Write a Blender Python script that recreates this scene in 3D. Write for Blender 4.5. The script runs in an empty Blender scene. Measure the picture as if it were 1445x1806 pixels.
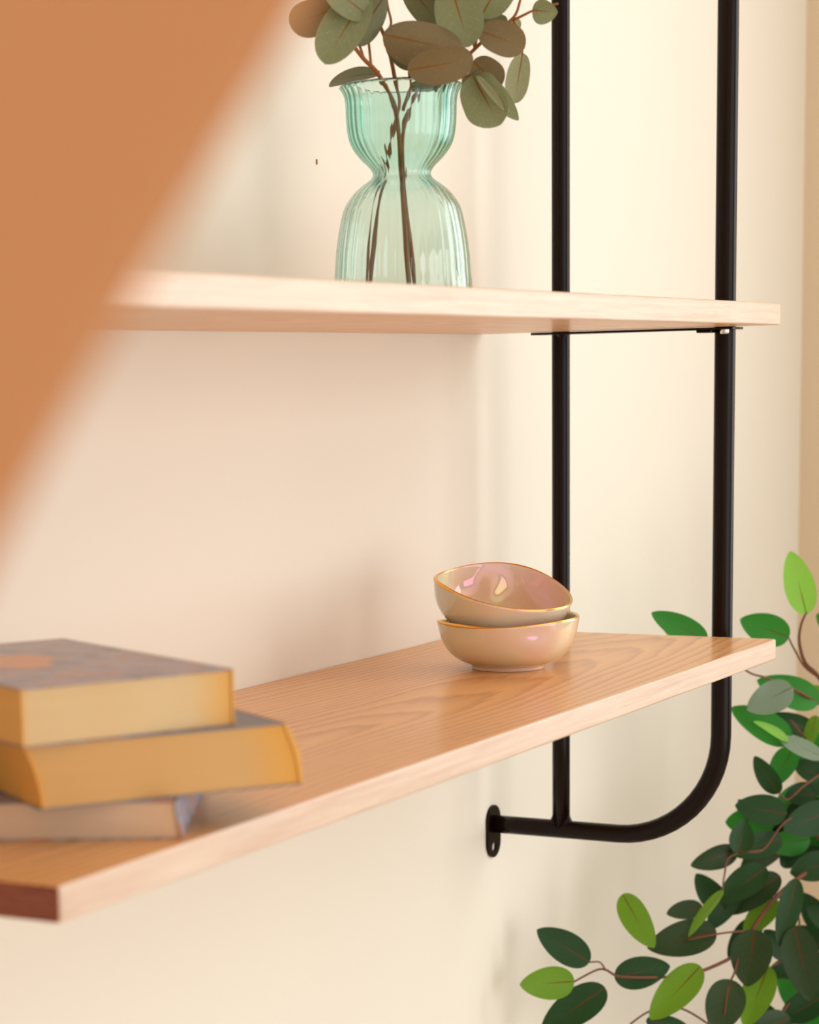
import bpy, bmesh, math, random
import numpy as np
from mathutils import Vector, Matrix
random.seed(7)
SC = bpy.context.scene
COL = SC.collection
Z0 = 1.3413                      # underside of the upper shelf above the floor; scene heights below are relative to it

# ------------------------------------------------------------------ camera
F_PX, SX, SY = 4182.88, -303.19, 437.24
YAW, PITCH, ROLL = 0.525249, -0.159344, -0.0226293
CAM = Vector((-2.18164, -0.973568, -0.037745))
fwd = Vector((math.cos(YAW)*math.cos(PITCH), math.sin(YAW)*math.cos(PITCH), math.sin(PITCH)))
_r = fwd.cross(Vector((0, 0, 1))).normalized(); _u = _r.cross(fwd)
rgt = math.cos(ROLL)*_r + math.sin(ROLL)*_u
upv = -math.sin(ROLL)*_r + math.cos(ROLL)*_u
cd = bpy.data.cameras.new('camera'); cam = bpy.data.objects.new('camera', cd); COL.objects.link(cam)
cam.matrix_world = Matrix(((rgt.x, upv.x, -fwd.x, CAM.x), (rgt.y, upv.y, -fwd.y, CAM.y),
                           (rgt.z, upv.z, -fwd.z, CAM.z + Z0), (0, 0, 0, 1)))
cd.sensor_fit = 'HORIZONTAL'; cd.sensor_width = 24.0
cd.lens = F_PX/1445*24.0
cd.shift_x = -SX/1445; cd.shift_y = SY/1445
cd.clip_start = 0.02
cd.dof.use_dof = True; cd.dof.focus_distance = 2.06; cd.dof.aperture_fstop = 6.3
SC.camera = cam

# ------------------------------------------------------------------ world, lights, exposure
W = bpy.data.worlds.new('world'); SC.world = W; W.use_nodes = True
W.node_tree.nodes['Background'].inputs[0].default_value = (1.0, 0.985, 0.95, 1)
W.node_tree.nodes['Background'].inputs[1].default_value = 0.28
def area(name, loc, aim, sx, sy, power, color):
    ld = bpy.data.lights.new(name, 'AREA'); ld.shape = 'RECTANGLE'; ld.size = sx; ld.size_y = sy
    ld.energy = power; ld.color = color
    o = bpy.data.objects.new(name, ld); COL.objects.link(o)
    o.location = Vector(loc) ; d = (Vector(aim) - Vector(loc)).normalized()
    o.rotation_euler = d.to_track_quat('-Z', 'Y').to_euler()
    return o
area('window_daylight', (1.05, -1.85, 1.68), (0, -1.85, 1.68), 2.0, 1.7, 44, (1.0, 0.99, 0.965))
area('front_fill', (-1.15, -3.5, 1.1), (-1.55, 0, 1.15), 2.8, 2.1, 54, (1.0, 0.99, 0.965))  # added fill for the left part of the wall, no known window
SC.view_settings.view_transform = 'Standard'; SC.view_settings.look = 'None'
SC.view_settings.exposure = -0.12; SC.view_settings.gamma = 1.0; SC.view_settings.use_curve_mapping = False
SC.cycles.use_denoising = True
SC.cycles.max_bounces = 14; SC.cycles.transmission_bounces = 12; SC.cycles.glossy_bounces = 6
SC.cycles.transparent_max_bounces = 12

# ------------------------------------------------------------------ helpers
def ray(x, y): return fwd + rgt*((x - 722.5 - SX)/F_PX) - upv*((y - 903 - SY)/F_PX)
def P(x, y, d): v = CAM + ray(x, y)*d; return Vector((v.x, v.y, v.z + Z0))
def srgb(r, g, b):
    f = lambda c: (c/255/12.92) if c/255 <= .04045 else ((c/255 + .055)/1.055)**2.4
    return (f(r), f(g), f(b), 1)
class NT:
    def __init__(s, name):
        s.m = bpy.data.materials.new(name); s.m.use_nodes = True; s.t = s.m.node_tree; s.n = s.t.nodes; s.l = s.t.links
        s.p = s.n['Principled BSDF']; s.out = s.n['Material Output']
    def new(s, typ, **kw):
        n = s.n.new(typ)
        for k, v in kw.items():
            if hasattr(n, k): setattr(n, k, v)
        return n
    def link(s, a, b): s.l.new(a, b)
    def math(s, op, a, b=None, c=None):
        n = s.n.new('ShaderNodeMath'); n.operation = op
        for i, v in enumerate((a, b, c)):
            if v is None: continue
            if isinstance(v, (int, float)): n.inputs[i].default_value = v
            else: s.link(v, n.inputs[i])
        return n.outputs[0]
    def coord(s, kind='Object', scale=(1, 1, 1)):
        c = s.new('ShaderNodeTexCoord'); m = s.new('ShaderNodeMapping'); m.inputs['Scale'].default_value = scale
        s.link(c.outputs[kind], m.inputs[0]); return m.outputs[0]
    def noise(s, vec, scale, detail=3, rough=.5):
        n = s.new('ShaderNodeTexNoise'); n.inputs['Scale'].default_value = scale
        n.inputs['Detail'].default_value = detail; n.inputs['Roughness'].default_value = rough
        s.link(vec, n.inputs['Vector']); return n.outputs[0]
    def ramp(s, fac, stops, interp='LINEAR'):
        r = s.new('ShaderNodeValToRGB'); r.color_ramp.interpolation = interp
        e = r.color_ramp.elements
        while len(e) < len(stops): e.new(.5)
        for i, (pos, c) in enumerate(stops): e[i].position = pos; e[i].color = c
        s.link(fac, r.inputs[0]); return r.outputs[0]
    def mix(s, fac, a, b, mode='MIX'):
        n = s.new('ShaderNodeMix'); n.data_type = 'RGBA'; n.blend_type = mode
        for sock, v in ((n.inputs[0], fac), (n.inputs[6], a), (n.inputs[7], b)):
            if isinstance(v, (int, float, tuple)): sock.default_value = v
            else: s.link(v, sock)
        return n.outputs[2]
    def bump(s, h, strength=.2, dist=.002):
        b = s.new('ShaderNodeBump'); b.inputs['Strength'].default_value = strength; b.inputs['Distance'].default_value = dist
        s.link(h, b.inputs['Height']); s.link(b.outputs[0], s.p.inputs['Normal'])
    def set(s, **kw):
        for k, v in kw.items():
            k = k.replace('_', ' ')
            for inp in s.p.inputs:
                if inp.name.lower() == k.lower():
                    if isinstance(v, (int, float, tuple)): inp.default_value = v
                    else: s.link(v, inp)
                    break
        return s

def mesh(name, verts, faces, mat, parent=None, smooth=True, uvs=None, loc=None):
    """one mesh object; verts in world space, stored relative to the parent's (or own) base"""
    org = Vector(parent.location) if parent is not None and loc is None else Vector(loc or (0, 0, 0))
    root = parent
    while root is not None and root.parent is not None: root = root.parent; 
    if parent is not None:
        org = Vector((0, 0, 0)); q = parent
        while q is not None: org = org + Vector(q.location); q = q.parent
    me = bpy.data.meshes.new(name)
    me.from_pydata([tuple(Vector(v) - org) for v in verts], [], faces)
    if smooth: me.polygons.foreach_set('use_smooth', [True]*len(me.polygons))
    if uvs is not None:
        uv = me.uv_layers.new(name='UVMap')
        for lp in me.loops: uv.data[lp.index].uv = uvs[lp.vertex_index]
    me.update()
    for m in (mat if isinstance(mat, list) else [mat]): me.materials.append(m)
    o = bpy.data.objects.new(name, me); COL.objects.link(o)
    if parent is not None: o.parent = parent
    elif loc is not None: o.location = loc
    return o
def thing(name, label, cat, loc, group=None):
    o = bpy.data.objects.new(name, None); COL.objects.link(o); o.location = Vector(loc); o.empty_display_size = .05
    o['label'] = label; o['category'] = cat
    if group: o['group'] = group
    return o
def tag(o, label, cat, group=None):
    o['label'] = label; o['category'] = cat
    if group: o['group'] = group
    return o
def box(x0, x1, y0, y1, z0, z1, bev=0, seg=2):
    bm = bmesh.new(); bmesh.ops.create_cube(bm, size=1)
    for v in bm.verts:
        v.co = Vector(((x0+x1)/2 + v.co.x*(x1-x0), (y0+y1)/2 + v.co.y*(y1-y0), (z0+z1)/2 + v.co.z*(z1-z0)))
    if bev: bmesh.ops.bevel(bm, geom=bm.edges[:], offset=bev, segments=seg, affect='EDGES', profile=.5)
    bm.verts.ensure_lookup_table(); bmesh.ops.recalc_face_normals(bm, faces=bm.faces)
    v = [x.co.copy() for x in bm.verts]; f = [[w.index for w in q.verts] for q in bm.faces]; bm.free(); return v, f
def smooth_path(pts, n=6):
    pts = [Vector(p) for p in pts]; out = []
    for i in range(len(pts)-1):
        p0 = pts[max(i-1, 0)]; p1 = pts[i]; p2 = pts[i+1]; p3 = pts[min(i+2, len(pts)-1)]
        for k in range(n):
            t = k/n
            out.append(.5*((2*p1) + (p2-p0)*t + (2*p0-5*p1+4*p2-p3)*t*t + (3*p1-p0-3*p2+p3)*t**3))
    out.append(pts[-1]); return out
def tube(pts, rad, n=10, caps=True, closed=False):
    pts = [Vector(p) for p in pts]; m = len(pts)
    R = rad if isinstance(rad, (list, tuple)) else [rad]*m
    if len(R) != m: R = list(np.interp(np.linspace(0, 1, m), np.linspace(0, 1, len(R)), R))
    V, Fc = [], []; prev = None
    for i, p in enumerate(pts):
        if closed: t = pts[(i+1) % m] - pts[i-1]
        else: t = pts[min(i+1, m-1)] - pts[max(i-1, 0)]
        t.normalize()
        if prev is None:
            a = Vector((0, 0, 1)) if abs(t.z) < .9 else Vector((1, 0, 0)); prev = t.cross(a).normalized()
        prev = (prev - t*prev.dot(t)).normalized(); b = t.cross(prev)
        for k in range(n):
            a = 2*math.pi*k/n; V.append(p + (prev*math.cos(a) + b*math.sin(a))*R[i])
    for i in range(m if closed else m-1):
        j = (i+1) % m
        for k in range(n):
            k2 = (k+1) % n; Fc.append([i*n+k, i*n+k2, j*n+k2, j*n+k])
    if caps and not closed: Fc.append(list(range(n))[::-1]); Fc.append([(m-1)*n+k for k in range(n)])
    return V, Fc
def join(*parts):
    V, Fc = [], []
    for v, f in parts:
        o = len(V); V += v; Fc += [[i+o for i in q] for q in f]
    return V, Fc
def rot_to(v, M): return [M @ Vector(x) for x in v]

# ------------------------------------------------------------------ materials
def wall_mat(name, col, amt=.06):
    m = NT(name); c = m.coord('Object'); n = m.noise(c, 2.2, 4); n2 = m.noise(c, 900, 2, .6)
    m.set(Base_Color=m.mix(m.math('MULTIPLY', n, amt*2), col, tuple(x*.88 for x in col[:3]) + (1,)), Roughness=.75, Specular_IOR_Level=.25)
    m.bump(n2, .12, .0006); return m.m
M_wall = wall_mat('wall_paint', srgb(236, 230, 218))
M_wall_right_shaded = wall_mat('wall_paint_shaded', srgb(226, 204, 176))  # back wall's paint with the right wall's shade put into its colour
M_ceil = wall_mat('ceiling_paint', srgb(244, 238, 228))
def floor_mat():
    m = NT('floor_oak'); c = m.coord('Object', (1, 12, 1)); n = m.noise(c, 2, 5)
    m.set(Base_Color=m.ramp(n, [(.3, srgb(206, 194, 176)), (.7, srgb(226, 214, 196))]), Roughness=.45); return m.m
def wood_mat(name, dark, light, pale, yc, coat=.55, rough=.32):
    m = NT(name); c = m.new('ShaderNodeTexCoord').outputs['Object']
    sep = m.new('ShaderNodeSeparateXYZ'); m.link(c, sep.inputs[0]); X, Y, Z = sep.outputs
    ms = m.coord('Object', (2.2, 14, 14)); wob = m.noise(ms, 1.0, 3, .55)
    ml = m.coord('Object', (.9, 5, 5)); wob2 = m.noise(ml, 1.6, 2, .5)
    yy = m.math('ADD', m.math('SUBTRACT', Y, yc), m.math('MULTIPLY', m.math('SUBTRACT', wob2, .5), .085))
    zz = m.math('ADD', m.math('ADD', m.math('MULTIPLY', X, .085), m.math('MULTIPLY', Z, 1.0)), m.math('MULTIPLY', m.math('SUBTRACT', wob, .5), .034))
    rr = m.math('SQRT', m.math('ADD', m.math('MULTIPLY', yy, yy), m.math('MULTIPLY', zz, zz)))
    jag = m.noise(m.coord('Object', (40, 300, 300)), 1.0, 3, .7)
    rr = m.math('ADD', rr, m.math('MULTIPLY', m.math('SUBTRACT', jag, .5), .0045))
    ring = m.math('FRACT', m.math('MULTIPLY', rr, 105.0))
    g = m.ramp(ring, [(0, (0, 0, 0, 1)), (.55, (.35, .35, .35, 1)), (.84, (1, 1, 1, 1)), (1, (0, 0, 0, 1))])
    fib = m.noise(m.coord('Object', (14, 420, 420)), 1.0, 4, .7)
    big = m.noise(m.coord('Object', (3, 9, 9)), 1.0, 2)
    t = m.math('ADD', m.math('MULTIPLY', g, .56), m.math('MULTIPLY', fib, .50))
    col = m.ramp(t, [(.12, light), (.5, tuple(.5*(a+b) for a, b in zip(light, dark))), (.95, dark)])
    col = m.mix(m.math('MULTIPLY', big, .5), col, pale)
    m.set(Base_Color=col, Roughness=rough, Coat_Weight=coat, Coat_Roughness=.16, Specular_IOR_Level=.5)
    m.bump(m.math('ADD', m.math('MULTIPLY', fib, .6), g), .05, .0006)
    return m.m
M_oak = wood_mat('oak_top', srgb(170, 100, 48), srgb(246, 188, 122), srgb(246, 194, 134), -.035, .3, .42)
def edge_lit_mat():  # same oak, paler: direct light on the front is put into the colour
    m = NT('oak_edge_lit'); fib = m.noise(m.coord('Object', (9, 300, 300)), 1.0, 4, .7); b = m.noise(m.coord('Object', (5, 20, 60)), 1.0, 2)
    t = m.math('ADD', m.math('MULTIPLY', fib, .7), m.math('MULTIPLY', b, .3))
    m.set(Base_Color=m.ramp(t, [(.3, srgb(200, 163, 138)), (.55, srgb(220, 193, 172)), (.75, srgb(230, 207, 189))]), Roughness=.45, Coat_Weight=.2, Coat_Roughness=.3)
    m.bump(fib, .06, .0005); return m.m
M_edge_lit = edge_lit_mat()
M_end_shaded = NT('oak_end_grain_shaded'); _f = M_end_shaded.noise(M_end_shaded.coord('Object', (60, 40, 500)), 1, 4, .7)  # end grain, with the left end's shade and warm bounce in its colour
M_end_shaded.set(Base_Color=M_end_shaded.ramp(_f, [(.3, srgb(112, 46, 24)), (.7, srgb(152, 76, 44))]), Roughness=.5); M_end_shaded = M_end_shaded.m
def simple(name, col, rough=.5, metal=0, **kw):
    m = NT(name); n = m.noise(m.coord('Object'), 60, 3)
    m.set(Base_Color=m.mix(m.math('MULTIPLY', n, .3), col, tuple(c*.8 for c in col[:3]) + (1,)), Roughness=rough, Metallic=metal, **kw); return m.m
M_black = NT('black_powder_coat')
M_black.set(Base_Color=(.0090, .0034, .0022, 1), Roughness=.22, Specular_IOR_Level=.14)
M_black.bump(M_black.noise(M_black.coord('Object'), 1500, 2), .05, .0003); M_black = M_black.m
M_steel = simple('zinc_screw', (.75, .74, .72, 1), .25, 1.0)
M_gold = simple('gold_lustre', (.90, .48, .10, 1), .22, 1.0)
def glaze():
    m = NT('pearl_glaze'); c = m.coord('Object'); n = m.noise(c, 11, 2, .5); sp = m.noise(c, 900, 2, .6)
    base = m.mix(m.math('MULTIPLY', sp, .5), srgb(236, 215, 192), srgb(226, 200, 172))
    mr = m.new('ShaderNodeMapRange'); m.link(n, mr.inputs[0]); mr.inputs[1].default_value = .3; mr.inputs[2].default_value = .7
    mr.inputs[3].default_value = 385; mr.inputs[4].default_value = 560
    m.set(Base_Color=base, Roughness=.06, IOR=1.95, Specular_IOR_Level=.5, Coat_Weight=.7, Coat_Roughness=.04, Coat_IOR=1.6)
    m.p.inputs['Thin Film Thickness'].default_value = 420; m.p.inputs['Thin Film IOR'].default_value = 1.45
    m.link(mr.outputs[0], m.p.inputs['Thin Film Thickness'])
    return m.m
M_glaze = glaze()
M_foot = simple('bowl_foot_ring', srgb(214, 190, 164), .55)
M_glass = NT('teal_glass').set(Base_Color=(.96, .985, .975, 1), Roughness=.0, IOR=1.47, Transmission_Weight=1.0, Specular_IOR_Level=.5)
_va = M_glass.new('ShaderNodeVolumeAbsorption'); _va.inputs['Color'].default_value = (.05, .74, .62, 1); _va.inputs['Density'].default_value = 92
M_glass.link(_va.outputs[0], M_glass.out.inputs['Volume']); M_glass = M_glass.m
M_paper_bits = {}
def paper(name, col, tone, ax):
    m = NT(name); c = m.coord('Object', (1, 1, 1)); lines = m.noise(m.coord('Object', (4, 4, 2600)), 1, 2, .6)
    n = m.noise(c, 18, 3); base = m.mix(m.math('MULTIPLY', n, .5), col, tone)
    uv = m.new('ShaderNodeTexCoord').outputs['UV']; sx = m.new('ShaderNodeSeparateXYZ'); m.link(uv, sx.inputs[0])
    base = m.mix(m.ramp(sx.outputs[0], [(0, (ax, ax, ax, 1)), (.03, (0, 0, 0, 1)), (.80, (0, 0, 0, 1)), (.97, (ax, ax, ax, 1))]), base, srgb(230, 164, 62))
    m.set(Base_Color=m.mix(m.math('MULTIPLY', lines, .22), base, tuple(x*.6 for x in tone[:3]) + (1,)), Roughness=.85)
    m.bump(lines, .3, .0005); return m.m
def cover_art():
    m = NT('mottled_cover'); c = m.coord('Object'); n = m.noise(c, 38, 5, .65); n2 = m.noise(c, 75, 4, .6); n3 = m.noise(c, 9, 2)
    a = m.ramp(n, [(.36, srgb(84, 74, 92)), (.5, srgb(136, 122, 146)), (.62, srgb(160, 112, 88)), (.72, srgb(164, 156, 182))])
    b = m.mix(m.ramp(n2, [(.55, (0, 0, 0, 1)), (.62, (1, 1, 1, 1))]), a, srgb(150, 88, 58))
    sep = m.new('ShaderNodeSeparateXYZ'); m.link(c, sep.inputs[0])
    m.set(Base_Color=b, Roughness=.35, Coat_Weight=.3); return m.m
M_cover1 = cover_art()
M_peach = simple('peach_print', srgb(228, 178, 148), .4)
M_cover2 = simple('blue_grey_cover', srgb(116, 116, 130), .4)
M_cover3 = NT('blue_pattern_cover'); _n = M_cover3.noise(M_cover3.coord('Object'), 60, 4)
M_cover3.set(Base_Color=M_cover3.ramp(_n, [(.38, srgb(96, 108, 140)), (.5, srgb(160, 164, 180)), (.6, srgb(176, 120, 110))]), Roughness=.4); M_cover3 = M_cover3.m
M_yellow = simple('yellow_cover', srgb(226, 164, 60), .5)
def leaf_mat(name, top, back, vein, side, trans=.25, rough=.5, speck=0.0, veinlen=.8, vw=.048, brown=.45):
    m = NT(name); uv = m.new('ShaderNodeTexCoord').outputs['UV']
    sep = m.new('ShaderNodeSeparateXYZ'); m.link(uv, sep.inputs[0]); T, S = sep.outputs[0], sep.outputs[1]
    a = m.math('ABSOLUTE', m.math('SUBTRACT', S, .5))                       # 0 at the midrib .. .5 at the margin
    n = m.noise(m.coord('Object'), 45, 3); fine = m.noise(m.coord('Object'), 700, 2, .7)
    geo = m.new('ShaderNodeNewGeometry')
    base = m.mix(geo.outputs['Backfacing'], top, back)
    base = m.mix(m.math('MULTIPLY', n, brown), base, m.mix(.5, base, (.08, .045, .02, 1)))
    if speck: base = m.mix(m.math('MULTIPLY', m.math('GREATER_THAN', fine, .66), speck), base, tuple(min(1, c*2.2+.05) for c in top[:3]) + (1,))
    # side veins
    q = m.math('SUBTRACT', T, m.math('MULTIPLY', a, .55))
    sv = m.math('LESS_THAN', m.math('ABSOLUTE', m.math('SUBTRACT', m.math('FRACT', m.math('MULTIPLY', q, 7.0)), .5)), .045)
    sv = m.math('MULTIPLY', sv, m.math('GREATER_THAN', m.math('SUBTRACT', .42, a), 0))
    base = m.mix(m.math('MULTIPLY', sv, .2), base, side)
    wv = m.math('MULTIPLY', m.math('SUBTRACT', veinlen, T), vw)
    mid = m.math('GREATER_THAN', m.math('SUBTRACT', wv, a), 0)
    base = m.mix(mid, base, vein)
    m.set(Base_Color=base, Roughness=rough, Specular_IOR_Level=.3)
    m.bump(m.math('ADD', sv, m.math('MULTIPLY', n, 2)), .12, .0006)
    tr = m.new('ShaderNodeBsdfTranslucent'); m.link(base, tr.inputs[0])
    mx = m.new('ShaderNodeMixShader'); mx.inputs[0].default_value = trans
    m.link(m.p.outputs[0], mx.inputs[1]); m.link(tr.outputs[0], mx.inputs[2]); m.link(mx.outputs[0], m.out.inputs[0])
    return m.m
EU_V = srgb(136, 92, 36)
M_eg = leaf_mat('eucalyptus_grey_green', srgb(140, 148, 110), srgb(140, 150, 116), EU_V, srgb(170, 170, 130), .22, .45, .35)
M_eb = leaf_mat('eucalyptus_brown', srgb(134, 118, 86), srgb(140, 126, 94), EU_V, srgb(150, 134, 92), .22, .42, .3)
M_ed = leaf_mat('eucalyptus_dark', srgb(110, 112, 80), srgb(120, 120, 88), srgb(96, 56, 18), srgb(130, 126, 90), .2, .42, .25)
M_el = leaf_mat('eucalyptus_pale', srgb(170, 176, 140), srgb(174, 180, 146), EU_V, srgb(186, 186, 152), .25, .5, .4)
M_estem = simple('eucalyptus_stem', srgb(150, 88, 28), .5)
M_estemd = simple('eucalyptus_stem_dark', srgb(92, 60, 26), .5)
FV = srgb(92, 50, 26)
M_fd = leaf_mat('ficus_dark', srgb(24, 66, 26), srgb(44, 62, 32), FV, srgb(50, 90, 44), .12, .46, 0, .7, .045, brown=.12)
M_fm = leaf_mat('ficus_mid', srgb(50, 136, 44), srgb(74, 120, 54), FV, srgb(70, 130, 60), .22, .44, 0, .6, .045, brown=.12)
M_fl = leaf_mat('ficus_light', srgb(112, 158, 40), srgb(120, 150, 50), srgb(110, 66, 24), srgb(130, 170, 70), .35, .42, 0, .6, .05, brown=.12)
M_fb = leaf_mat('ficus_bright', srgb(150, 212, 84), srgb(150, 208, 90), srgb(110, 80, 30), srgb(176, 226, 120), .45, .42, 0, .55, .05, brown=.12)
M_fg = leaf_mat('ficus_grey_back', srgb(40, 66, 32), srgb(46, 66, 36), FV, srgb(74, 90, 60), .12, .4, 0, .75, .045, brown=.12)
M_fs = leaf_mat('ficus_sheen_grey', srgb(120, 140, 118), srgb(120, 140, 118), FV, srgb(140, 158, 138), .1, .24, 0, .5, .04, brown=.12)  # grey leaf colour carries the window's reflection
M_ftwig = simple('ficus_twig', srgb(106, 58, 26), .6)
M_bark = simple('ficus_bark', srgb(108, 82, 60), .8)
M_soil = simple('potting_soil', srgb(54, 40, 30), .95)
M_pot = simple('pot_ceramic', srgb(214, 200, 182), .5)
def drape_mat():
    m = NT('terracotta_cloth'); wv = m.noise(m.coord('Object', (500, 500, 500)), 1, 2)
    col = m.mix(m.math('MULTIPLY', wv, .3), srgb(226, 182, 142), srgb(219, 173, 132))
    m.set(Base_Color=col, Roughness=.9, Specular_IOR_Level=.1)
    tr = m.new('ShaderNodeBsdfTranslucent'); m.link(col, tr.inputs[0]); mx = m.new('ShaderNodeMixShader'); mx.inputs[0].default_value = .6
    m.link(m.p.outputs[0], mx.inputs[1]); m.link(tr.outputs[0], mx.inputs[2]); m.link(mx.outputs[0], m.out.inputs[0]); return m.m
M_drape = drape_mat()

# ------------------------------------------------------------------ the setting
def struct(name, vf, mat, smooth=False):
    o = mesh(name, vf[0], vf[1], mat, None, smooth); o['kind'] = 'structure'; return o
XR, CEIL = 1.066, 2.62
wb = struct('wall_back', box(-3.6, XR + .12, 0, .12, 0, CEIL), M_wall)
struct('wall_right', box(XR, XR + .12, -.75, 0, 0, CEIL), M_wall_right_shaded)
struct('wall_left_unseen', box(-3.12, -3.0, -3.6, .12, 0, CEIL), M_wall)  # unseen wall, added to keep light from the left low
struct('floor', box(-3.6, XR + 1.2, -3.6, .12, -.06, 0), floor_mat())
struct('ceiling', box(-3.6, XR + .12, -3.6, .12, CEIL, CEIL + .06), M_ceil)
mk = [P(557.5, 281, 1), P(560, 283, 1), P(561, 290, 1), P(559, 288, 1)]
def on_wall(x, y, Y=-.0006):
    d = ray(x, y); v = CAM + d*((Y - CAM.y)/d.y); return Vector((v.x, v.y, v.z + Z0))
c0 = on_wall(559.5, 285.5); 
mesh('paint_chip', *box(c0.x - .0012, c0.x + .0012, -.0006, 0, c0.z - .0022, c0.z + .0022, .0002), simple('chip_brown', srgb(150, 110, 70), .8), wb)

# ------------------------------------------------------------------ shelves
T, H, L, D = .01981, .29128, 1.2041, .30
def shelf(z, label, x0):
    base = (x0/2, -D/2, z + Z0)
    bm = bmesh.new(); bmesh.ops.create_cube(bm, size=1)
    for v in bm.verts:
        v.co = Vector((x0/2 + v.co.x*(-x0), -D/2 + v.co.y*D, z + Z0 + T/2 + v.co.z*T))
    vert_e = [e for e in bm.edges if abs(e.verts[0].co.z - e.verts[1].co.z) > T*.5]
    bmesh.ops.bevel(bm, geom=vert_e, offset=.0035, segments=4, affect='EDGES', profile=.5)
    edges = [e for e in bm.edges if abs(e.verts[0].co.z - e.verts[1].co.z) < 1e-5 and len(e.link_faces) == 2 and abs(e.link_faces[0].normal.z - e.link_faces[1].normal.z) > .5]
    bmesh.ops.bevel(bm, geom=edges, offset=.0019, segments=4, affect='EDGES', profile=.5)
    bmesh.ops.recalc_face_normals(bm, faces=bm.faces)
    org = Vector(base)
    o_me = bpy.data.meshes.new('oak_shelf')
    for f in bm.faces:
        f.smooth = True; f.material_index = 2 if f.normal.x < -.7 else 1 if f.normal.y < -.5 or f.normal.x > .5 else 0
    for v in bm.verts: v.co -= org
    bm.to_mesh(o_me); bm.free(); o_me.materials.append(M_oak); o_me.materials.append(M_edge_lit); o_me.materials.append(M_end_shaded)
    for e in o_me.edges: pass
    o = bpy.data.objects.new('oak_shelf', o_me); COL.objects.link(o); o.location = base
    md = o.modifiers.new('wn', 'WEIGHTED_NORMAL'); md.keep_sharp = True
    return tag(o, label, 'shelf', 'oak wall shelves')
shelf(0, 'upper oak shelf board carrying the glass vase', -L - .9)
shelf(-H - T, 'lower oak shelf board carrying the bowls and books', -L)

# ------------------------------------------------------------------ black steel bracket
XB, YR, YF, ZB = .01484, -.0761, -.2417, -.4936
br = thing('shelf_bracket', 'black steel tube bracket with two uprights holding both shelf ends', 'bracket', (XB, 0, ZB + Z0))
def bent(zbot, ztop, rad=.105):
    pts = [(XB, -.002, zbot)]
    pts += [(XB, y, zbot) for y in np.linspace(-.03, YF + rad, 6)]
    for k in range(1, 15):
        a = k/14*math.pi/2; pts.append((XB, YF + rad - rad*math.sin(a), zbot + rad - rad*math.cos(a)))
    pts += [(XB, YF, z) for z in np.linspace(zbot + rad + .03, ztop - rad - .03, 12)]
    for k in range(0, 15):
        a = k/14*math.pi/2; pts.append((XB, YF + rad - rad*math.cos(a), ztop - rad + rad*math.sin(a)))
    pts += [(XB, y, ztop) for y in np.linspace(YF + rad + .02, -.002, 5)]
    return [(x, y, z + Z0) for x, y, z in pts]
ZT = .47
pts = bent(ZB, ZT)
rad = [(.0091 if p[1] > YF + .06 and p[2] < Z0 else .0098) for p in pts]
rad = [sum(rad[max(0, i-3):i+4])/len(rad[max(0, i-3):i+4]) for i in range(len(rad))]
mesh('front_tube', *tube(pts, rad, 28), M_black, br)
rp = [(XB, YR, z + Z0) for z in np.linspace(ZB, ZT, 12)]
rp[0] = (XB, YR, ZB + Z0)
mesh('rear_upright', *tube(rp, .0088, 28), M_black, br)
def weld(z, s):
    pr = [(0.0, .0122), (.004, .0113), (.0065, .0099), (.009, .0092), (.012, .0086)]
    V, Fc = [], []; n = 24
    for h, r in pr:
        for k in range(n):
            a = 2*math.pi*k/n; V.append(Vector((XB + r*.66*math.cos(a), YR + r*math.sin(a), z + Z0 + s*(h + .0055))))
    for i in range(len(pr)-1):
        for k in range(n): Fc.append([i*n+k, i*n+(k+1) % n, (i+1)*n+(k+1) % n, (i+1)*n+k])
    return V, Fc
mesh('weld', *weld(ZB, 1), M_black, br); mesh('weld', *weld(ZT, -1), M_black, br)
def wall_plate(z, s):
    cu = bpy.data.curves.new('wp', 'CURVE'); cu.dimensions = '2D'; cu.fill_mode = 'BOTH'; cu.extrude = .0010; cu.bevel_depth = .0005; cu.bevel_resolution = 2
    def poly(pts):
        sp = cu.splines.new('POLY'); sp.points.add(len(pts)-1); sp.use_cyclic_u = True
        for p, q in zip(sp.points, pts): p.co = (q[0], q[1], 0, 1)
    hw, top, bot = .0155, .019, -.0345
    out = [(hw*math.cos(a), top - hw + hw*math.sin(a)) for a in np.linspace(0, math.pi, 16)] + [(hw*math.cos(a), bot + hw + hw*math.sin(a)) for a in np.linspace(math.pi, 2*math.pi, 16)]
    poly([(x, s*y) for x, y in out])
    poly([(.0060*math.cos(a), s*(-.0240) + .0056*math.sin(a)) for a in np.linspace(0, 2*math.pi, 17)[:-1]])
    o = bpy.data.objects.new('wp', cu); COL.objects.link(o)
    dg = bpy.context.evaluated_depsgraph_get(); me = bpy.data.meshes.new_from_object(o.evaluated_get(dg)); bpy.data.objects.remove(o)
    V = [Vector((XB + v.co.x, -.0016 + v.co.z, z + Z0 + v.co.y)) for v in me.vertices]; Fc = [list(p.vertices) for p in me.polygons]
    mesh('wall_plate', V, Fc, M_black, br, smooth=False)
wall_plate(ZB, 1); wall_plate(ZT, -1)
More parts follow.
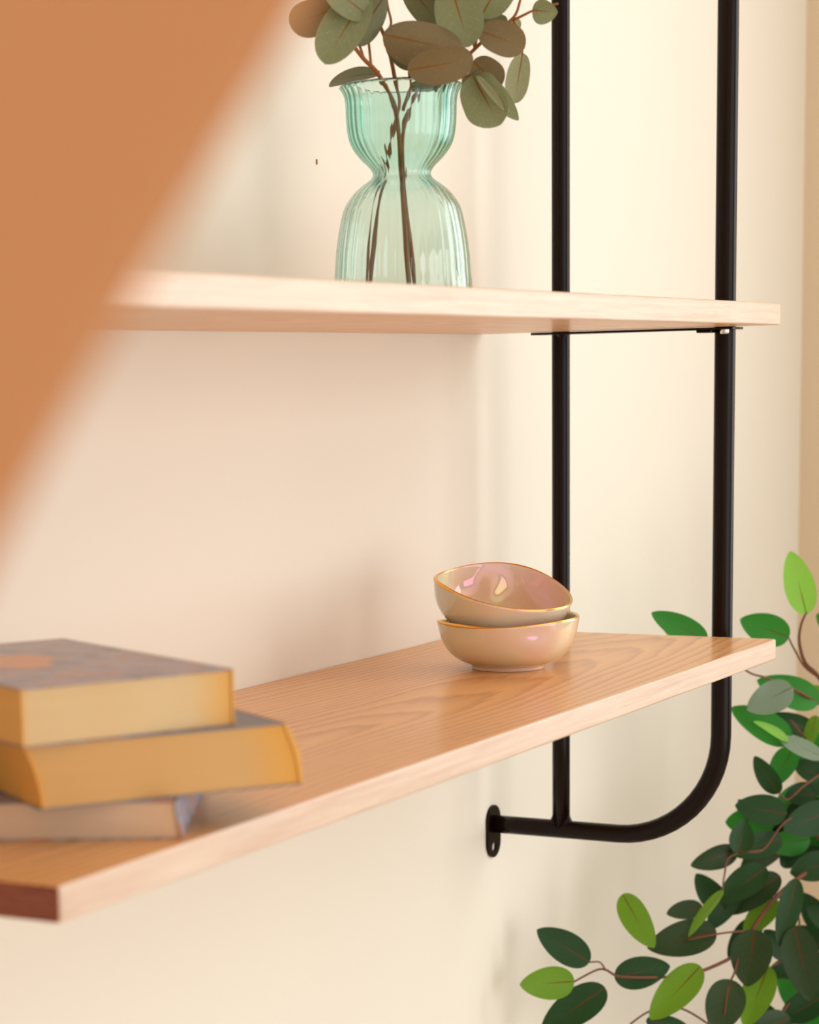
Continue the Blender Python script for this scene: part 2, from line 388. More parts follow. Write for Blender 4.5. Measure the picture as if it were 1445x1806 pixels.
for zu in (0, -H - T):
    pl = mesh('support_plate', *box(-.013, XB + .004, -.258, -.056, zu - .0026 + Z0, zu - .0004 + Z0, .0004), M_black, br)
    for y in (-.085, -.225):
        dome = [(r, h) for r, h in ((.0046, 0), (.0044, -.0012), (.003, -.0022), (0.0001, -.0026))]
        V, Fc = [], []
        for r, h in dome:
            for k in range(14): V.append(Vector((-.005 + r*math.cos(k*math.tau/14), y + r*math.sin(k*math.tau/14), zu - .0026 + h + Z0)))
        for i in range(3):
            for k in range(14): Fc.append([i*14+k, i*14+(k+1) % 14, (i+1)*14+(k+1) % 14, (i+1)*14+k])
        mesh('screw', V, Fc, M_black if y > -.1 else M_black, pl)
    V, Fc = [], []
    for r, h in ((.0042, 0), (.0042, -.0028), (.0034, -.004), (.0001, -.0042)):
        for k in range(16): V.append(Vector((-.004 + r*math.cos(k*math.tau/16), -.2475 + r*math.sin(k*math.tau/16), zu - .0026 + h + Z0)))
    for i in range(3):
        for k in range(16): Fc.append([i*16+k, i*16+(k+1) % 16, (i+1)*16+(k+1) % 16, (i+1)*16+k])
    mesh('bolt', V, Fc, M_steel, pl)['label'] = 'shiny zinc bolt head'
    mesh('gusset', *box(-.010, XB - .002, -.236, -.222, zu - .0052 + Z0, zu - .0026 + Z0, .0006), M_black, pl)

# ------------------------------------------------------------------ bowls
OUT = [(.0001, .0016), (.027, .0016), (.0285, .0004), (.0300, 0), (.0316, .0006), (.0322, .0035), (.0365, .0052), (.0425, .0080), (.0485, .0122), (.0535, .0180), (.0570, .0250), (.0592, .0325), (.0604, .0390), (.0607, .0425)]
INN = [(.0585, .0427), (.0578, .0385), (.0562, .0315), (.0535, .0245), (.0490, .0180), (.0420, .0125), (.0330, .0092), (.0200, .0080), (.0001, .0078)]
def bowl(M, label, rim_w, dents, base_loc):
    root = thing('ceramic_bowl', label, 'bowl', base_loc, 'gold rimmed ceramic bowls')
    n = 96
    def warp(r, z, th, inner):
        k = max(0, z/.0425)
        s = 1 + k**2*sum(a*math.cos(m*th - p) for m, a, p in rim_w['r'])
        dz = k**3*sum(a*math.cos(m*th - p) for m, a, p in rim_w['z'])
        ro = r*s
        for (t0, w, z0_, zw, amp) in dents:
            d = math.atan2(math.sin(th-t0), math.cos(th-t0))
            ro -= amp*math.exp(-(d/w)**2 - ((z-z0_)/zw)**2)
        return Vector((ro*math.cos(th), ro*math.sin(th), z + dz))
    # dense profile
    prof = OUT + INN; V, Fc = [], []
    sm = []
    for i in range(len(prof)-1):
        for q in range(3):
            t = q/3; p0 = prof[max(i-1, 0)]; p1 = prof[i]; p2 = prof[i+1]; p3 = prof[min(i+2, len(prof)-1)]
            f = lambda a, b, c, d: .5*((2*b) + (c-a)*t + (2*a-5*b+4*c-d)*t*t + (3*b-a-3*c+d)*t**3)
            sm.append((max(.0001, f(p0[0], p1[0], p2[0], p3[0])), f(p0[1], p1[1], p2[1], p3[1])))
    sm.append(prof[-1])
    for j, (r, z) in enumerate(sm):
        for k in range(n): V.append(M @ warp(r, z, k*math.tau/n, j > 3*len(OUT)))
    for j in range(len(sm)-1):
        for k in range(n): Fc.append([j*n+k, j*n+(k+1) % n, (j+1)*n+(k+1) % n, (j+1)*n+k])
    mesh('bowl_body', V, Fc, M_glaze, root)
    rp = [M @ warp(.0597, .0427, k*math.tau/n, False) for k in range(n)]
    # flattened gold band over the lip, wider where the brush strayed
    rr = [.00080 + .00022*math.sin(3*k*math.tau/n + 1) + .0009*max(0, math.cos(k*math.tau/n - rim_w['thick']))**6 for k in range(n)]
    mesh('gold_rim', *tube(rp, rr, 10, closed=True), M_gold, root)['label'] = 'thin gold lustre rim'
    return root
A_CAM = math.atan2(-fwd.y, -fwd.x)        # direction from the bowls to the viewer
bb = Vector((-.29067, -.15189, -H + Z0))
bowl(Matrix.Translation(bb), 'lower ceramic bowl standing on the shelf, holding the tilted bowl',
     {'r': [(2, .012, A_CAM + .4), (3, .010, 1.0)], 'z': [(1, .0026, A_CAM + math.pi/2), (2, .0014, A_CAM + 1.2), (3, .0008, .3)], 'thick': A_CAM - .85},
     [(A_CAM + .25, .22, .036, .008, .0018), (A_CAM - .8, .3, .038, .008, .0010)], bb)
rh = Vector((rgt.x, rgt.y, 0)).normalized(); toc = Vector((-fwd.x, -fwd.y, 0)).normalized()
nrm = (Vector((0, 0, 1)) + toc*math.tan(math.radians(13.5)) + rh*math.tan(math.radians(8.5))).normalized()
rimc = P(890, 1037, 2.064)
ax = Vector((1, 0, 0)); ax = (ax - nrm*ax.dot(nrm)).normalized(); ay = nrm.cross(ax)
b2 = rimc - nrm*.0416 + Vector((-.0052, 0, .0006)) + rh*.0008
M2 = Matrix(((ax.x, ay.x, nrm.x, b2.x), (ax.y, ay.y, nrm.y, b2.y), (ax.z, ay.z, nrm.z, b2.z), (0, 0, 0, 1)))
bowl(M2, 'upper ceramic bowl tilted inside the other bowl, open interior showing',
     {'r': [(2, .014, A_CAM + 1.9), (3, .012, 2.2)], 'z': [(2, .0022, A_CAM + 2.6), (3, .0012, 1.1)], 'thick': A_CAM - 1.3},
     [(A_CAM + math.pi + .05, .20, .024, .012, .006), (A_CAM + math.pi - .45, .3, .026, .012, -.0018), (A_CAM + math.pi + .5, .3, .024, .012, -.0018)], b2)

# ------------------------------------------------------------------ vase
vb = Vector((-.4464, -.13, T + Z0)); VH = .1695; SCL = 1/2215.0
VP = [(122, 532), (122.5, 520), (122, 505), (120, 480), (118, 450), (114.5, 421), (110, 395), (103.5, 367), (95, 350), (84, 335), (70, 322.5), (58.5, 314), (52.5, 308), (51, 302), (53, 296), (60, 287), (70, 277), (79, 266), (86.5, 254), (92, 240), (95, 222), (96.5, 200), (97, 180), (99, 165), (103, 155), (108, 148)]
VP = [(r*SCL, (532 - y)*SCL*.957) for r, y in VP]
vase = thing('glass_vase', 'ribbed teal glass vase with pinched waist on the upper shelf', 'vase', vb)
def lathe_vase():
    N = 216; ribs = 36; V, Fc = [], []
    def dens(pr, n=3):
        o = smooth_path([(r, 0, z) for r, z in pr], n); return [(p.x, p.z) for p in o]
    outer = dens(VP); thick = lambda z: .0017 + .0015*min(1, max(0, (z - .085)/.03))
    inner = []
    for i, (r, z) in enumerate(outer):
        a = outer[max(0, i-1)]; b = outer[min(len(outer)-1, i+1)]; tx, tz = b[0]-a[0], b[1]-a[1]; l = math.hypot(tx, tz) or 1
        inner.append((r - thick(z)*tz/l, z + thick(z)*tx/l))
    inner = [(max(.002, r), z) for r, z in inner if z > .007]
    lip = [((outer[-1][0]+inner[-1][0])/2 + .0004, outer[-1][1] + .0011)]
    prof = [(.0005, .0025, 0), (outer[0][0]-.006, .0018, 0), (outer[0][0]-.002, 0, 0)] + [(r, z, 1) for r, z in outer] + [(r, z, .3) for r, z in lip] + [(r, z, .96) for r, z in inner[::-1]] + [(inner[0][0]-.008, .0065, 0), (.0005, .006, 0)]
    for r, z, fl in prof:
        fl2 = fl*min(1, max(.15, (z)/.02))
        for k in range(N):
            th = k*math.tau/N
            w = 1 - .013*fl2*(1 - abs(math.cos(th*ribs/2)))**1.3
            V.append(vb + Vector((r*w*math.cos(th), r*w*math.sin(th), z)))
    for j in range(len(prof)-1):
        for k in range(N): Fc.append([j*N+k, j*N+(k+1) % N, (j+1)*N+(k+1) % N, (j+1)*N+k])
    Fc.append(list(range(N))[::-1]); Fc.append([(len(prof)-1)*N+k for k in range(N)])
    return V, Fc
mesh('glass_body', *lathe_vase(), M_glass, vase)

# ------------------------------------------------------------------ leaves
TOCAM = None
def leaf_geo(base, tip, width, roll=0, cup=.2, bend=.1, shape='ovate', wave=0.0, notch=0, facing=None):
    base, tip = Vector(base), Vector(tip); ax_ = tip - base; Ln = ax_.length; t_ = ax_/Ln
    mid = (base + tip)/2
    f = facing if facing is not None else (Vector((CAM.x, CAM.y, CAM.z + Z0)) - mid).normalized()
    f = (f - t_*f.dot(t_)).normalized(); s_ = t_.cross(f)
    c, s = math.cos(roll), math.sin(roll)
    n_ = f*c + s_*s; w_ = s_*c - f*s
    nt, ns = 16, 4; V, Fc, UV = [], [], []
    ph = random.random()*6
    for i in range(nt+1):
        t = .5 - .5*math.cos(math.pi*i/nt)
        if shape == 'ovate': w = 1.76*(max(t, 0)**.5)*((1-t)**.68)*(1.06 - .1*t)
        elif shape == 'round': w = (max(0, 1 - abs(2*t-1)**2.35))**.5*(.86 + .14*t)
        else: w = max(0, math.sin(math.pi*t**.8))**.7
        w = max(w, .015)
        for j in range(-ns, ns+1):
            s2 = j/ns; off = s2*w*width/2
            zz = cup*abs(s2)**1.6*w*width/2 - bend*Ln*(t-.5)**2*2 + bend*Ln*.25 + wave*width*math.sin(t*9 + ph + s2*2)*abs(s2)
            tt = t - (notch*(1-abs(s2))**2 if i == nt else 0)
            V.append(base + t_*(Ln*tt) + w_*off + n_*zz); UV.append((t, .5 + s2/2))
    m = 2*ns+1
    for i in range(nt):
        for j in range(m-1): Fc.append([i*m+j, i*m+j+1, (i+1)*m+j+1, (i+1)*m+j])
    return V, Fc, UV
def leaf(parent, base, tip, width, mat, **kw):
    V, Fc, UV = leaf_geo(base, tip, width, **kw)
    return mesh('leaf', V, Fc, mat, parent, True, UV)

# ------------------------------------------------------------------ eucalyptus sprigs (depth of the vase axis = DV)
DV = 1.888; PXM = F_PX/DV
def Q(x, y, d): return P(x, y, d - .1587*max(0, (532 - y)/2330.0))      # the vase stands upright, the view looks slightly down
def sprig(label, stem, r, twigs, leaves, dd=0.0, dark=None):
    s0 = Q(stem[0][0], stem[0][1], DV + stem[0][2])
    root = thing('eucalyptus_sprig', label, 'sprig', s0, 'eucalyptus sprigs in the vase')
    mesh('stem', *tube(smooth_path([Q(x, y, DV + d) for x, y, d in stem], 5), r, 9), M_estem, root)
    for tw in twigs:
        mesh('twig', *tube(smooth_path([Q(x, y, DV + d) for x, y, d in tw], 5), [.0012, .0008], 7), M_estem, root)
    for (bx, by, tx, ty, w, d0, d1, mat, kw) in leaves:
        a, b = Q(bx, by, DV + d0), Q(tx, ty, DV + d1)
        kw = dict(kw); roll = kw.pop('roll', 0)
        leaf(root, a, b, w/PXM/max(.35, abs(math.cos(roll))), mat, roll=roll, shape=kw.pop('shape', 'round'), cup=kw.pop('cup', .18), bend=kw.pop('bend', .06), wave=kw.pop('wave', .012), **kw)
BT = 507
sprig('eucalyptus sprig leaning left in the vase, its leaf hanging over the rim',
      [(722, BT, -.030), (716, 430, -.028), (708, 310, -.012), (698, 195, -.024), (668, 132, -.026), (640, 102, -.028), (612, 62, -.03), (590, 10, -.035), (575, -40, -.04)], [.0019, .0018, .0016, .0011],
      [[(655, 118, -.027), (652, 90, -.008), (650, 60, -.01), (655, 20, -.012), (660, -30, -.01)], [(642, 104, -.028), (634, 80, -.014), (618, 55, -.03)], [(668, 132, -.026), (668, 126, -.006), (669, 127, .014)]],
      [(645, -8, 573, 112, 78, -.055, -.07, M_eg, {'roll': .35, 'cup': .3}),
       (600, 12, 512, 44, 66, -.055, -.05, M_eb, {'roll': -.3}),
       (678, -6, 622, 76, 60, -.02, -.03, M_ed, {'roll': -.25, 'cup': -.2}),
       (560, 30, 600, -50, 70, -.05, -.05, M_eg, {}),
       (650, 28, 575, -28, 60, -.06, -.07, M_eg, {'roll': .4}),
       (669, 128, 579, 147, 26, .014, .034, M_ed, {'roll': .95, 'cup': .12, 'bend': .16}),
       (560, -30, 500, -70, 62, -.03, -.05, M_ed, {}), (575, -45, 640, -100, 66, -.04, -.03, M_eb, {})])
sprig('eucalyptus sprig with the large brown leaf above the vase mouth',
      [(650, BT, .010), (656, 440, .010), (666, 370, .006), (684, 270, .006), (703, 190, .012), (696, 135, .006), (684, 80, -.006), (668, 40, -.012), (655, 8, -.014), (648, -60, -.014)], [.0019, .0018, .0016, .0011],
      [[(678, 62, -.008), (690, 42, -.006), (684, 10, -.004), (678, -40, 0)], [(712, 195, .004), (723, 150, -.004), (722, 124, -.012), (736, 106, -.02), (760, 92, -.022)]],
      [(676, 60, 815, 92, 84, -.03, -.034, M_eb, {'roll': -.35, 'cup': -.35}),
       (719, 124, 835, 103, 66, -.046, -.052, M_eb, {'roll': .25, 'cup': .25}),
       (728, 122, 690, 62, 50, -.008, -.004, M_ed, {'roll': .2}),
       (713, -36, 777, 44, 54, -.004, .0, M_ed, {'roll': .3}),
       (680, -40, 640, -110, 70, 0, -.02, M_eg, {}), (648, -58, 700, -120, 66, -.01, .0, M_eb, {})])
sprig('eucalyptus sprig arching right with most leaves, beside the black upright',
      [(732, BT, .016), (724, 440, .012), (712, 320, .010), (712, 230, .012), (730, 178, .010), (752, 150, .010), (800, 122, .008), (838, 86, .004), (868, 58, .0), (905, 32, -.004), (918, 0, -.004), (930, -60, 0)], [.0018, .0017, .0014, .0009],
      [[(838, 86, .004), (842, 60, 0), (850, 20, 0), (868, -10, 0)], [(905, 36, -.004), (925, 26, -.006), (945, 17, -.008), (985, 6, -.01)], [(800, 122, .008), (815, 133, -.004), (836, 134, -.012)], [(905, 34, -.004), (918, 60, .002), (922, 96, .004)], [(838, 86, .004), (826, 40, -.006), (808, 0, -.008), (795, -30, -.008)]],
      [(793, -34, 828, 82, 86, -.02, -.026, M_eg, {'roll': .15, 'cup': .2}),
       (848, 30, 892, -46, 76, -.012, -.012, M_eg, {'roll': -.2}),
       (838, 50, 896, 36, 34, .004, .006, M_ed, {'roll': .3}),
       (897, 60, 914, 32, 26, .006, .006, M_el, {}),
       (939, 18, 984, 22, 52, -.008, -.012, M_eg, {'shape': 'ovate', 'roll': .2, 'cup': .35}),
       (845, 54, 926, 84, 62, -.014, -.018, M_eb, {'roll': -.25, 'cup': .25}),
       (922, 94, 908, 182, 44, .004, .0, M_el, {'roll': .2, 'cup': .3, 'notch': .10}),
       (834, 108, 884, 152, 62, -.012, -.014, M_eb, {'roll': .3}),
       (834, 133, 882, 220, 82, -.018, -.03, M_eg, {'roll': .25, 'cup': .45, 'wave': .05}),
       (838, 128, 915, 212, 46, -.014, -.020, M_eg, {'roll': -.3, 'cup': .15, 'shape': 'ovate'}), (842, 134, 898, 198, 15, -.030, -.034, M_el, {'cup': .1}),
       (822, 130, 830, 157, 24, .006, .008, M_eb, {}),
       (720, 151, 790, 148, 28, .008, .004, M_ed, {'roll': -.5, 'cup': .1}),
       (770, -10, 740, -80, 66, .0, .0, M_eb, {}), (868, -8, 830, -80, 70, 0, 0, M_eg, {}), (928, -40, 980, -80, 60, 0, 0, M_eg, {}), (930, -58, 900, -130, 60, 0, 0, M_eb, {})])

# ------------------------------------------------------------------ books
zs = -H + Z0
def book(label, A, u, w, ln, h, z, shear, mats, art=False, spine_mat=None, bulge=0.0):
    """A near-left corner, u unit vector along the short tail edge, v along the fore edge; spine on the right side"""
    u = Vector((u[0], u[1], 0)).normalized(); v = Vector((-u.y, u.x, 0)); A = Vector((A[0], A[1], 0))
    root = thing('paperback_book', label, 'book', A + u*w/2 + v*ln/2 + Vector((0, 0, z)), 'paperbacks stacked on the lower shelf')
    ct = .0007
    def slab(u0, u1, v0, v1, z0_, z1_, nu=8, nz=8):
        V, Fc = [], []
        for k in range(nz+1):
            zz = z0_ + (z1_-z0_)*k/nz; q = (zz - z)/h
            sh = shear*(1-q)
            bl = bulge*math.sin(math.pi*q)
            for (a, b) in ((u0, v0), (u1, v0), (u1, v1), (u0, v1)):
                du = sh + (bl if a == u1 else bl*.5)
                V.append(A + u*(a + du) + v*b + Vector((0, 0, zz)))
        for k in range(nz):
            for c in range(4): Fc.append([k*4+c, k*4+(c+1) % 4, (k+1)*4+(c+1) % 4, (k+1)*4+c])
        Fc.append([3, 2, 1, 0]); Fc.append([nz*4+i for i in range(4)]); return V, Fc
    mesh('page_block', *slab(.0012, w - .0012, .0012, ln - .0012, z + ct, z + h - ct), mats[0], root, smooth=False, uvs=[((0, 0), (1, 0), (1, 1), (0, 1))[k % 4] for k in range(36)])
    c1 = mesh('back_cover', *slab(0, w, 0, ln, z, z + ct, nz=1), mats[1], root, smooth=False)
    c2 = mesh('front_cover', *slab(0, w, 0, ln, z + h - ct, z + h, nz=1), mats[1], root, smooth=False)
    mesh('spine', *slab(w - .0012, w, 0, ln, z, z + h), spine_mat or mats[1], root, smooth=False)
    if art:
        V, Fc = [], []; n = 40; cz = z + h
        top = []
        for k in range(n):
            a = k*math.tau/n; r = 1 + .16*math.sin(2*a+.4) + .12*math.sin(3*a) + .07*math.sin(5*a+1)
            top.append((.055 + .022*r*math.cos(a), .116 + .036*r*math.sin(a)))
        for zz in (cz - .0001, cz + .00015):
            for (a, b) in top: V.append(A + u*a + v*b + Vector((0, 0, zz)))
        for k in range(n): Fc.append([k, (k+1) % n, n+(k+1) % n, n+k])
        Fc.append([n+k for k in range(n)]); mesh('cover_print', V, Fc, M_peach, c2, smooth=False)['label'] = 'peach brush shaped print'
    return root
PG1 = paper('cream_pages', srgb(222, 196, 154), srgb(212, 172, 112), .7)
PG2 = paper('yellowed_pages', srgb(214, 172, 116), srgb(210, 152, 82), .75)
PG3 = paper('greyish_pages', srgb(228, 204, 180), srgb(214, 182, 154), .2)
h3, h2, h1 = .0215, .0365, .0325
book('bottom book of the stack, pinkish grey pages and blue patterned spine', (-1.0717 - .44*.178, -.2898 + .898*.178), (.44, -.898), .178, .20, h3, zs, .003, (PG3, M_cover3), False, M_cover3)
book('middle book of the stack, thickest, yellowed pages, slumped to the right', (-1.1339, -.2302), (.135, -.0956), .160, .235, h2, zs + h3, .010, (PG2, M_cover2), False, M_yellow, .004)
book('topmost book of the stack, mottled dark cover with a peach print', (-1.1393, -.2343), (.1182, -.0653), .135, .2148, h1, zs + h3 + h2, 0, (PG1, M_cover1), True, M_yellow)

# ------------------------------------------------------------------ ficus
potx, poty = .60, -.36
fic = thing('potted_ficus', 'leafy green ficus tree standing in the corner beyond the shelves', 'plant', (potx, poty, 0))
def lathe(prof, cx, cy, n=40):
    V, Fc = [], []
    for r, z in prof:
        for k in range(n): V.append(Vector((cx + r*math.cos(k*math.tau/n), cy + r*math.sin(k*math.tau/n), z)))
    for j in range(len(prof)-1):
        for k in range(n): Fc.append([j*n+k, j*n+(k+1) % n, (j+1)*n+(k+1) % n, (j+1)*n+k])
    Fc.append(list(range(n))[::-1]); Fc.append([(len(prof)-1)*n+k for k in range(n)]); return V, Fc
mesh('pot', *lathe([(.10, 0), (.105, .004), (.135, .24), (.14, .26), (.128, .26), (.125, .235)], potx, poty), M_pot, fic)
mesh('soil', *lathe([(.10, .22), (.126, .236), (.126, .238), (.01, .246)], potx, poty), M_soil, fic)
trunk_pts = [(potx, poty, .235), (potx + .015, poty + .01, .42), (potx - .01, poty + .005, .58), (potx + .01, poty, .75), (potx + .005, poty - .01, .95), (potx + .02, poty, 1.12)]
mesh('trunk', *tube(smooth_path(trunk_pts, 5), [.014, .011, .008, .004], 10), M_bark, fic)
def wall_d(x, y, Y=-.02): d = ray(x, y); return (Y - CAM.y)/d.y
def DP(x, y, d): return P(x, y, min(d, wall_d(x, y, -.022)))
def branch(pts, r):
    mesh('branch', *tube(smooth_path([DP(x, y, d) for x, y, d in pts], 5), r, 7), M_ftwig, fic)
HUB = (1560, 1640, 2.72)
branch([HUB, (1500, 1560, 2.66), (1445, 1530, 2.60), (1372, 1580, 2.55), (1326, 1642, 2.53), (1304, 1680, 2.52), (1240, 1712, 2.50), (1190, 1722, 2.49), (1140, 1724, 2.47), (1092, 1722, 2.46), (1068, 1710, 2.46), (1050, 1712, 2.455), (1012, 1732, 2.45)], [.0040, .0022, .0015, .001])
branch([(1068, 1710, 2.46), (1058, 1697, 2.455), (1040, 1697, 2.45)], [.0010, .0008])
branch([(1326, 1642, 2.53), (1280, 1645, 2.50), (1215, 1657, 2.49)], [.0014, .0009])
branch([(1304, 1680, 2.52), (1296, 1715, 2.50), (1285, 1740, 2.49), (1278, 1790, 2.48)], [.0014, .0009])
branch([(1372, 1580, 2.55), (1410, 1620, 2.54), (1395, 1680, 2.53), (1362, 1705, 2.52)], [.0012, .0009])
branch([(1500, 1560, 2.66), (1440, 1470, 2.60), (1410, 1440, 2.58), (1380, 1455, 2.56), (1345, 1500, 2.54), (1305, 1500, 2.53)], [.0024, .0012, .0009])
branch([(1345, 1500, 2.54), (1290, 1510, 2.53), (1278, 1545, 2.52), (1275, 1572, 2.51)], [.0012, .0009])
branch([HUB, (1530, 1400, 2.68), (1480, 1260, 2.64), (1445, 1195, 2.60), (1420, 1168, 2.58), (1410, 1130, 2.57), (1414, 1100, 2.57), (1423, 1080, 2.56)], [.0044, .0026, .0018, .001])
branch([(1445, 1195, 2.60), (1420, 1176, 2.58), (1402, 1146, 2.56), (1391, 1124, 2.55)], [.0014, .0009])
branch([(1480, 1260, 2.64), (1430, 1232, 2.58), (1400, 1216, 2.56), (1350, 1195, 2.52), (1322, 1186, 2.50), (1270, 1150, 2.46), (1246, 1126, 2.44)], [.0022, .0012, .0009])
branch([(1530, 1400, 2.68), (1470, 1350, 2.60), (1420, 1300, 2.57), (1395, 1270, 2.56)], [.0022, .0014, .001])
branch([(1470, 1350, 2.60), (1420, 1385, 2.56), (1390, 1410, 2.55), (1374, 1398, 2.55)], [.0014, .0009])
branch([(1560, 1640, 2.72), (1480, 1700, 2.66), (1440, 1720, 2.60), (1400, 1760, 2.58), (1370, 1800, 2.56), (1330, 1850, 2.55)], [.003, .0016, .001])
branch([HUB, (1580, 1500, 2.74), (1600, 1300, 2.75), (1580, 1100, 2.72), (1570, 980, 2.7)], [.004, .002, .001])
branch([(1250, 1806, 2.52), (1200, 1778, 2.50), (1150, 1782, 2.48), (1112, 1806, 2.47)], [.0012, .0010])
mesh('branch', *tube(smooth_path([(potx + .005, poty - .01, .93), DP(1600, 1760, 2.74), DP(*HUB)], 5), [.006, .0045], 8), M_ftwig, fic)
LT = Vector((1.05, -1.6, 1.7))
def glare(x, y, d):
    p = P(x, y, d); a = (Vector((CAM.x, CAM.y, CAM.z + Z0)) - p).normalized(); b = (LT - p).normalized(); return (a + b).normalized()
FL = [  # base x, y, tip x, y, width px, depth, material, roll, extra
 (1247, 1130, 1149, 1081, 52, 2.46, M_fm, .15), (1262, 1150, 1170, 1108, 46, 2.50, M_fl, .3),
 (1392, 1124, 1306, 1092, 66, 2.54, M_fm, -.1), (1423, 1083, 1394, 972, 62, 2.56, M_fb, .2),
 (1505, 1112, 1440, 1085, 62, 2.58, M_fm, .1),
 (1446, 1238, 1336, 1200, 66, 2.58, M_fm, .1), (1398, 1212, 1318, 1252, 66, 2.52, M_fs, 'g'),
 (1396, 1308, 1290, 1248, 62, 2.55, M_fm, .25), (1392, 1307, 1330, 1272, 18, 2.54, M_fb, .9),
 (1440, 1290, 1350, 1262, 44, 2.58, M_fd, .1), (1452, 1335, 1372, 1300, 46, 2.54, M_fs, 'g'),
 (1400, 1318, 1362, 1388, 52, 2.58, M_fm, .2), (1374, 1400, 1331, 1334, 42, 2.56, M_fd, -.2),
 (1440, 1262, 1425, 1320, 30, 2.57, M_fl, .6), (1470, 1228, 1418, 1215, 30, 2.60, M_fl, .3),
 (1388, 1436, 1297, 1420, 64, 2.54, M_fd, .15), (1302, 1505, 1314, 1446, 50, 2.53, M_fd, .2),
 (1302, 1500, 1219, 1527, 48, 2.56, M_fg, -.2), (1380, 1478, 1292, 1508, 54, 2.56, M_fd, .1),
 (1278, 1606, 1228, 1541, 52, 2.56, M_fd, -.2), (1275, 1570, 1214, 1652, 22, 2.49, M_fl, .8),
 (1352, 1530, 1268, 1590, 62, 2.54, M_fd, .2), (1098, 1577, 1154, 1672, 58, 2.475, M_fl, .2),
 (1264, 1642, 1142, 1672, 74, 2.50, M_fg, .1), (1040, 1697, 947, 1640, 66, 2.45, M_fd, .2),
 (1013, 1731, 917, 1737, 68, 2.44, M_fl, -.1), (1068, 1742, 955, 1818, 74, 2.46, M_fd, .15),
 (1084, 1724, 1182, 1704, 66, 2.475, M_fd, .1), (1236, 1704, 1147, 1798, 70, 2.48, M_fl, .15),
 (1140, 1800, 1215, 1812, 36, 2.49, M_fd, .1), (1332, 1640, 1318, 1740, 84, 2.515, M_fg, .1),
 (1292, 1728, 1262, 1822, 80, 2.49, M_fg, -.1), (1356, 1704, 1314, 1812, 66, 2.515, M_fl, .15),
 (1402, 1634, 1432, 1766, 76, 2.52, M_fg, .1), (1406, 1550, 1374, 1668, 48, 2.53, M_fd, -.2),
 (1370, 1585, 1312, 1650, 50, 2.56, M_fl, .3), (1376, 1544, 1280, 1612, 60, 2.56, M_fg, .2),
 (1470, 1520, 1394, 1540, 62, 2.58, M_fd, .1), (1470, 1430, 1382, 1462, 70, 2.58, M_fd, -.2),
 (1440, 1400, 1385, 1405, 50, 2.60, M_fd, .3), (1450, 1760, 1376, 1800, 62, 2.57, M_fd, .1),
 (1392, 1690, 1348, 1640, 46, 2.57, M_fd, .2), (1362, 1820, 1345, 1768, 46, 2.56, M_fd, .2),
 (1480, 1640, 1424, 1600, 44, 2.58, M_fd, .1), (1455, 1690, 1432, 1760, 54, 2.55, M_fd, .3),
 (1430, 1480, 1350, 1490, 56, 2.60, M_fm, -.3), (1340, 1620, 1285, 1690, 50, 2.58, M_fd, .2),
 (1240, 1600, 1176, 1612, 40, 2.56, M_fg, .4), (1450, 1370, 1400, 1345, 44, 2.59, M_fd, .2),
 (1300, 1560, 1250, 1640, 50, 2.56, M_fd, -.3), (1395, 1795, 1300, 1835, 60, 2.54, M_fg, .2), (1445, 1290, 1400, 1350, 48, 2.60, M_fm, .2)]
for bx, by, tx, ty, w, d, mat, roll in FL:
    pm = F_PX/d; kw = {}
    if roll == 'g': kw['facing'] = glare((bx+tx)/2, (by+ty)/2, d); ro = 0
    else: ro = roll
    d0 = min(d, wall_d(bx, by, -.02)); d1 = min(d + random.uniform(-.012, .006), wall_d(tx, ty, -.02))
    leaf(fic, P(bx, by, d0), P(tx, ty, d1), w*1.08/pm/max(.4, abs(math.cos(ro))), mat, roll=ro, cup=random.uniform(.1, .28) if roll != 'g' else .05, bend=random.uniform(-.03, .1) if roll != 'g' else 0, shape='ovate', wave=.01, **kw)
# leaves of the crown behind and beyond the picture edge
rnd = random.Random(3)
for k in range(112):
    if k < 16: x, y, d = rnd.uniform(1350, 1480), rnd.uniform(1400, 1530), rnd.uniform(2.60, 2.68)
    elif k < 24: x, y, d = rnd.uniform(1420, 1490), rnd.uniform(1620, 1830), rnd.uniform(2.60, 2.68)
    else: x, y, d = rnd.uniform(1480, 1720), rnd.uniform(950, 2050), rnd.uniform(2.58, 2.86)
    a = rnd.uniform(0, math.tau); ln = rnd.uniform(80, 110)
    b = P(x, y, d); q = P(x + ln*math.cos(a), y + ln*math.sin(a), d + rnd.uniform(-.04, .04))
    if max(b.x, q.x) > XR - .02 or max(b.y, q.y) > -.02: continue
    leaf(fic, b, q, rnd.uniform(54, 76)/F_PX*d, rnd.choice([M_fd, M_fd, M_fm, M_fg]), roll=rnd.uniform(-.6, .6), cup=.2, bend=.05, shape='ovate')

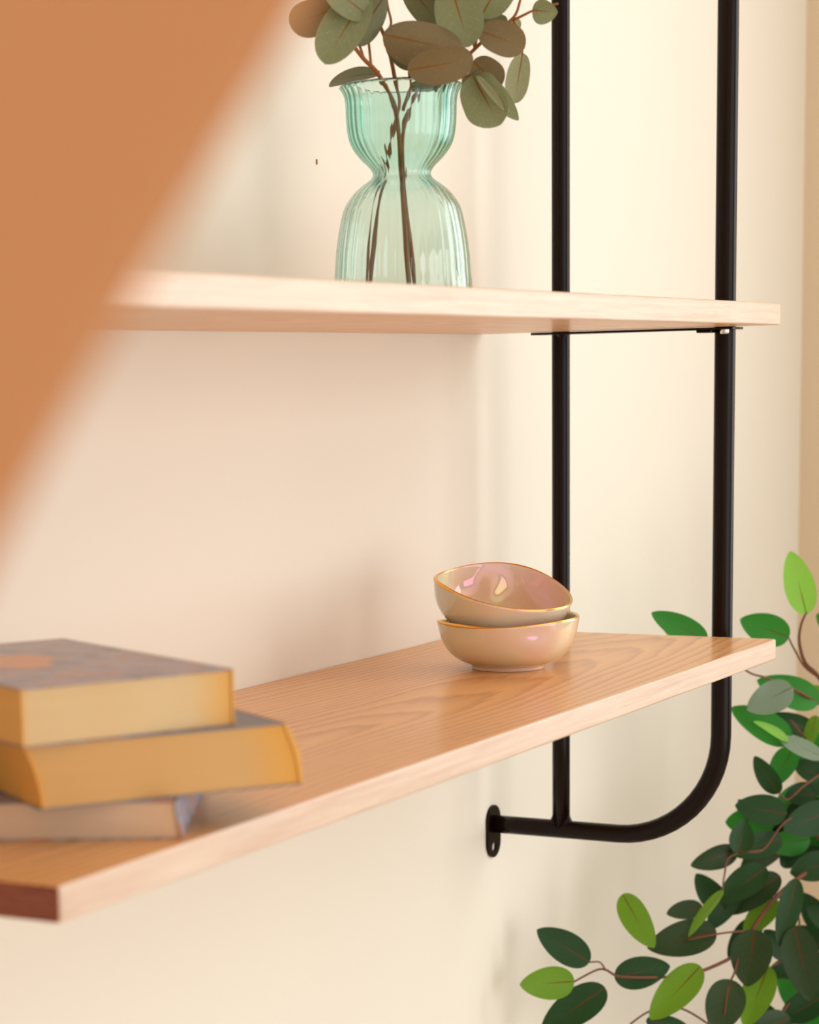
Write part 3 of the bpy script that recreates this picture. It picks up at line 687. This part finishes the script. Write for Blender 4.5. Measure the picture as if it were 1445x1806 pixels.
# ------------------------------------------------------------------ terracotta drape close to the viewer
DD = .335
e = [(640, -160), (520, 60), (400, 250), (250, 490), (130, 715), (0, 955), (-90, 1140)]
nv = ray(300, 450); nh = Vector((nv.x, nv.y, 0)).normalized(); p0 = CAM + nv*DD
hx = Vector((nh.y, -nh.x, 0))                       # horizontal direction in the drape's plane, to the right
ed = []
for x, y in e:
    q = ray(x, y); v = CAM + q*((p0 - CAM).dot(nh)/q.dot(nh)); ed.append(((v - p0).dot(hx), v.z + Z0))
ed = sorted([(a, z) for a, z in ed], key=lambda t: -t[1])
ztop, zlow = CEIL - .0785, .02
prof = [(ed[0][0] + .085, ztop), (ed[0][0] + .08, ed[0][1] + .55), (ed[0][0] + .055, ed[0][1] + .12)] + ed + [(ed[-1][0] - .035, ed[-1][1] - .10), (ed[-1][0] - .045, ed[-1][1] - .17), (ed[-1][0] - .02, ed[-1][1] - .32), (ed[-1][0] + .02, zlow)]
zz_ = np.array([z for _, z in prof]); aa_ = np.array([a for a, _ in prof])
left = ed[-1][0] - .16
zs_ = np.unique(np.concatenate([np.linspace(zlow, ztop, 60), np.linspace(ed[-1][1] - .2, ed[0][1] + .2, 60)]))
tie = ed[-1][1] - .16
dr = thing('cloth_drape', 'smooth terracotta cloth drape sweeping diagonally close to the viewer, out of focus', 'drape', (p0.x + hx.x*left, p0.y + hx.y*left, zlow))
V, Fc = [], []; NU = 40
def smooth_interp(z):
    s = 0; ws = 0
    for o in (-.02, -.01, 0, .01, .02):
        s += np.interp(z + o, zz_[::-1], aa_[::-1])
    return s/5
for z in zs_:
    ar = smooth_interp(z); g = math.exp(-((z - tie)/.10)**2); lft = left + .03*g
    for k in range(NU+1):
        u = k/NU; a = lft + (ar - lft)*u
        am = .012*(1-u)**1.5 + .004*g
        n = am*math.sin(u*17 + .6*math.sin(z*2)) - .03*(1-u)**2
        V.append(p0 + hx*a + nh*n); V[-1].z = z
for i in range(len(zs_)-1):
    for k in range(NU): Fc.append([i*(NU+1)+k, i*(NU+1)+k+1, (i+1)*(NU+1)+k+1, (i+1)*(NU+1)+k])
cl = mesh('cloth_panel', V, Fc, M_drape, dr)
sd = cl.modifiers.new('thickness', 'SOLIDIFY'); sd.thickness = .0012
ra, rb = p0 + hx*(left - .05), p0 + hx*(prof[0][0] + .06)
ra.z = rb.z = CEIL - .07
rod = thing('curtain_rod', 'slim dark rod under the ceiling holding the terracotta drape', 'rod', (ra + rb)/2)
mesh('rod', *tube([ra, rb], .008, 16), M_black, rod)
for q in (ra + (rb-ra)*.04, ra + (rb-ra)*.96):
    mesh('rod_hanger', *tube([q, (q.x, q.y, CEIL - .001)], [.005, .005], 12), M_black, rod)
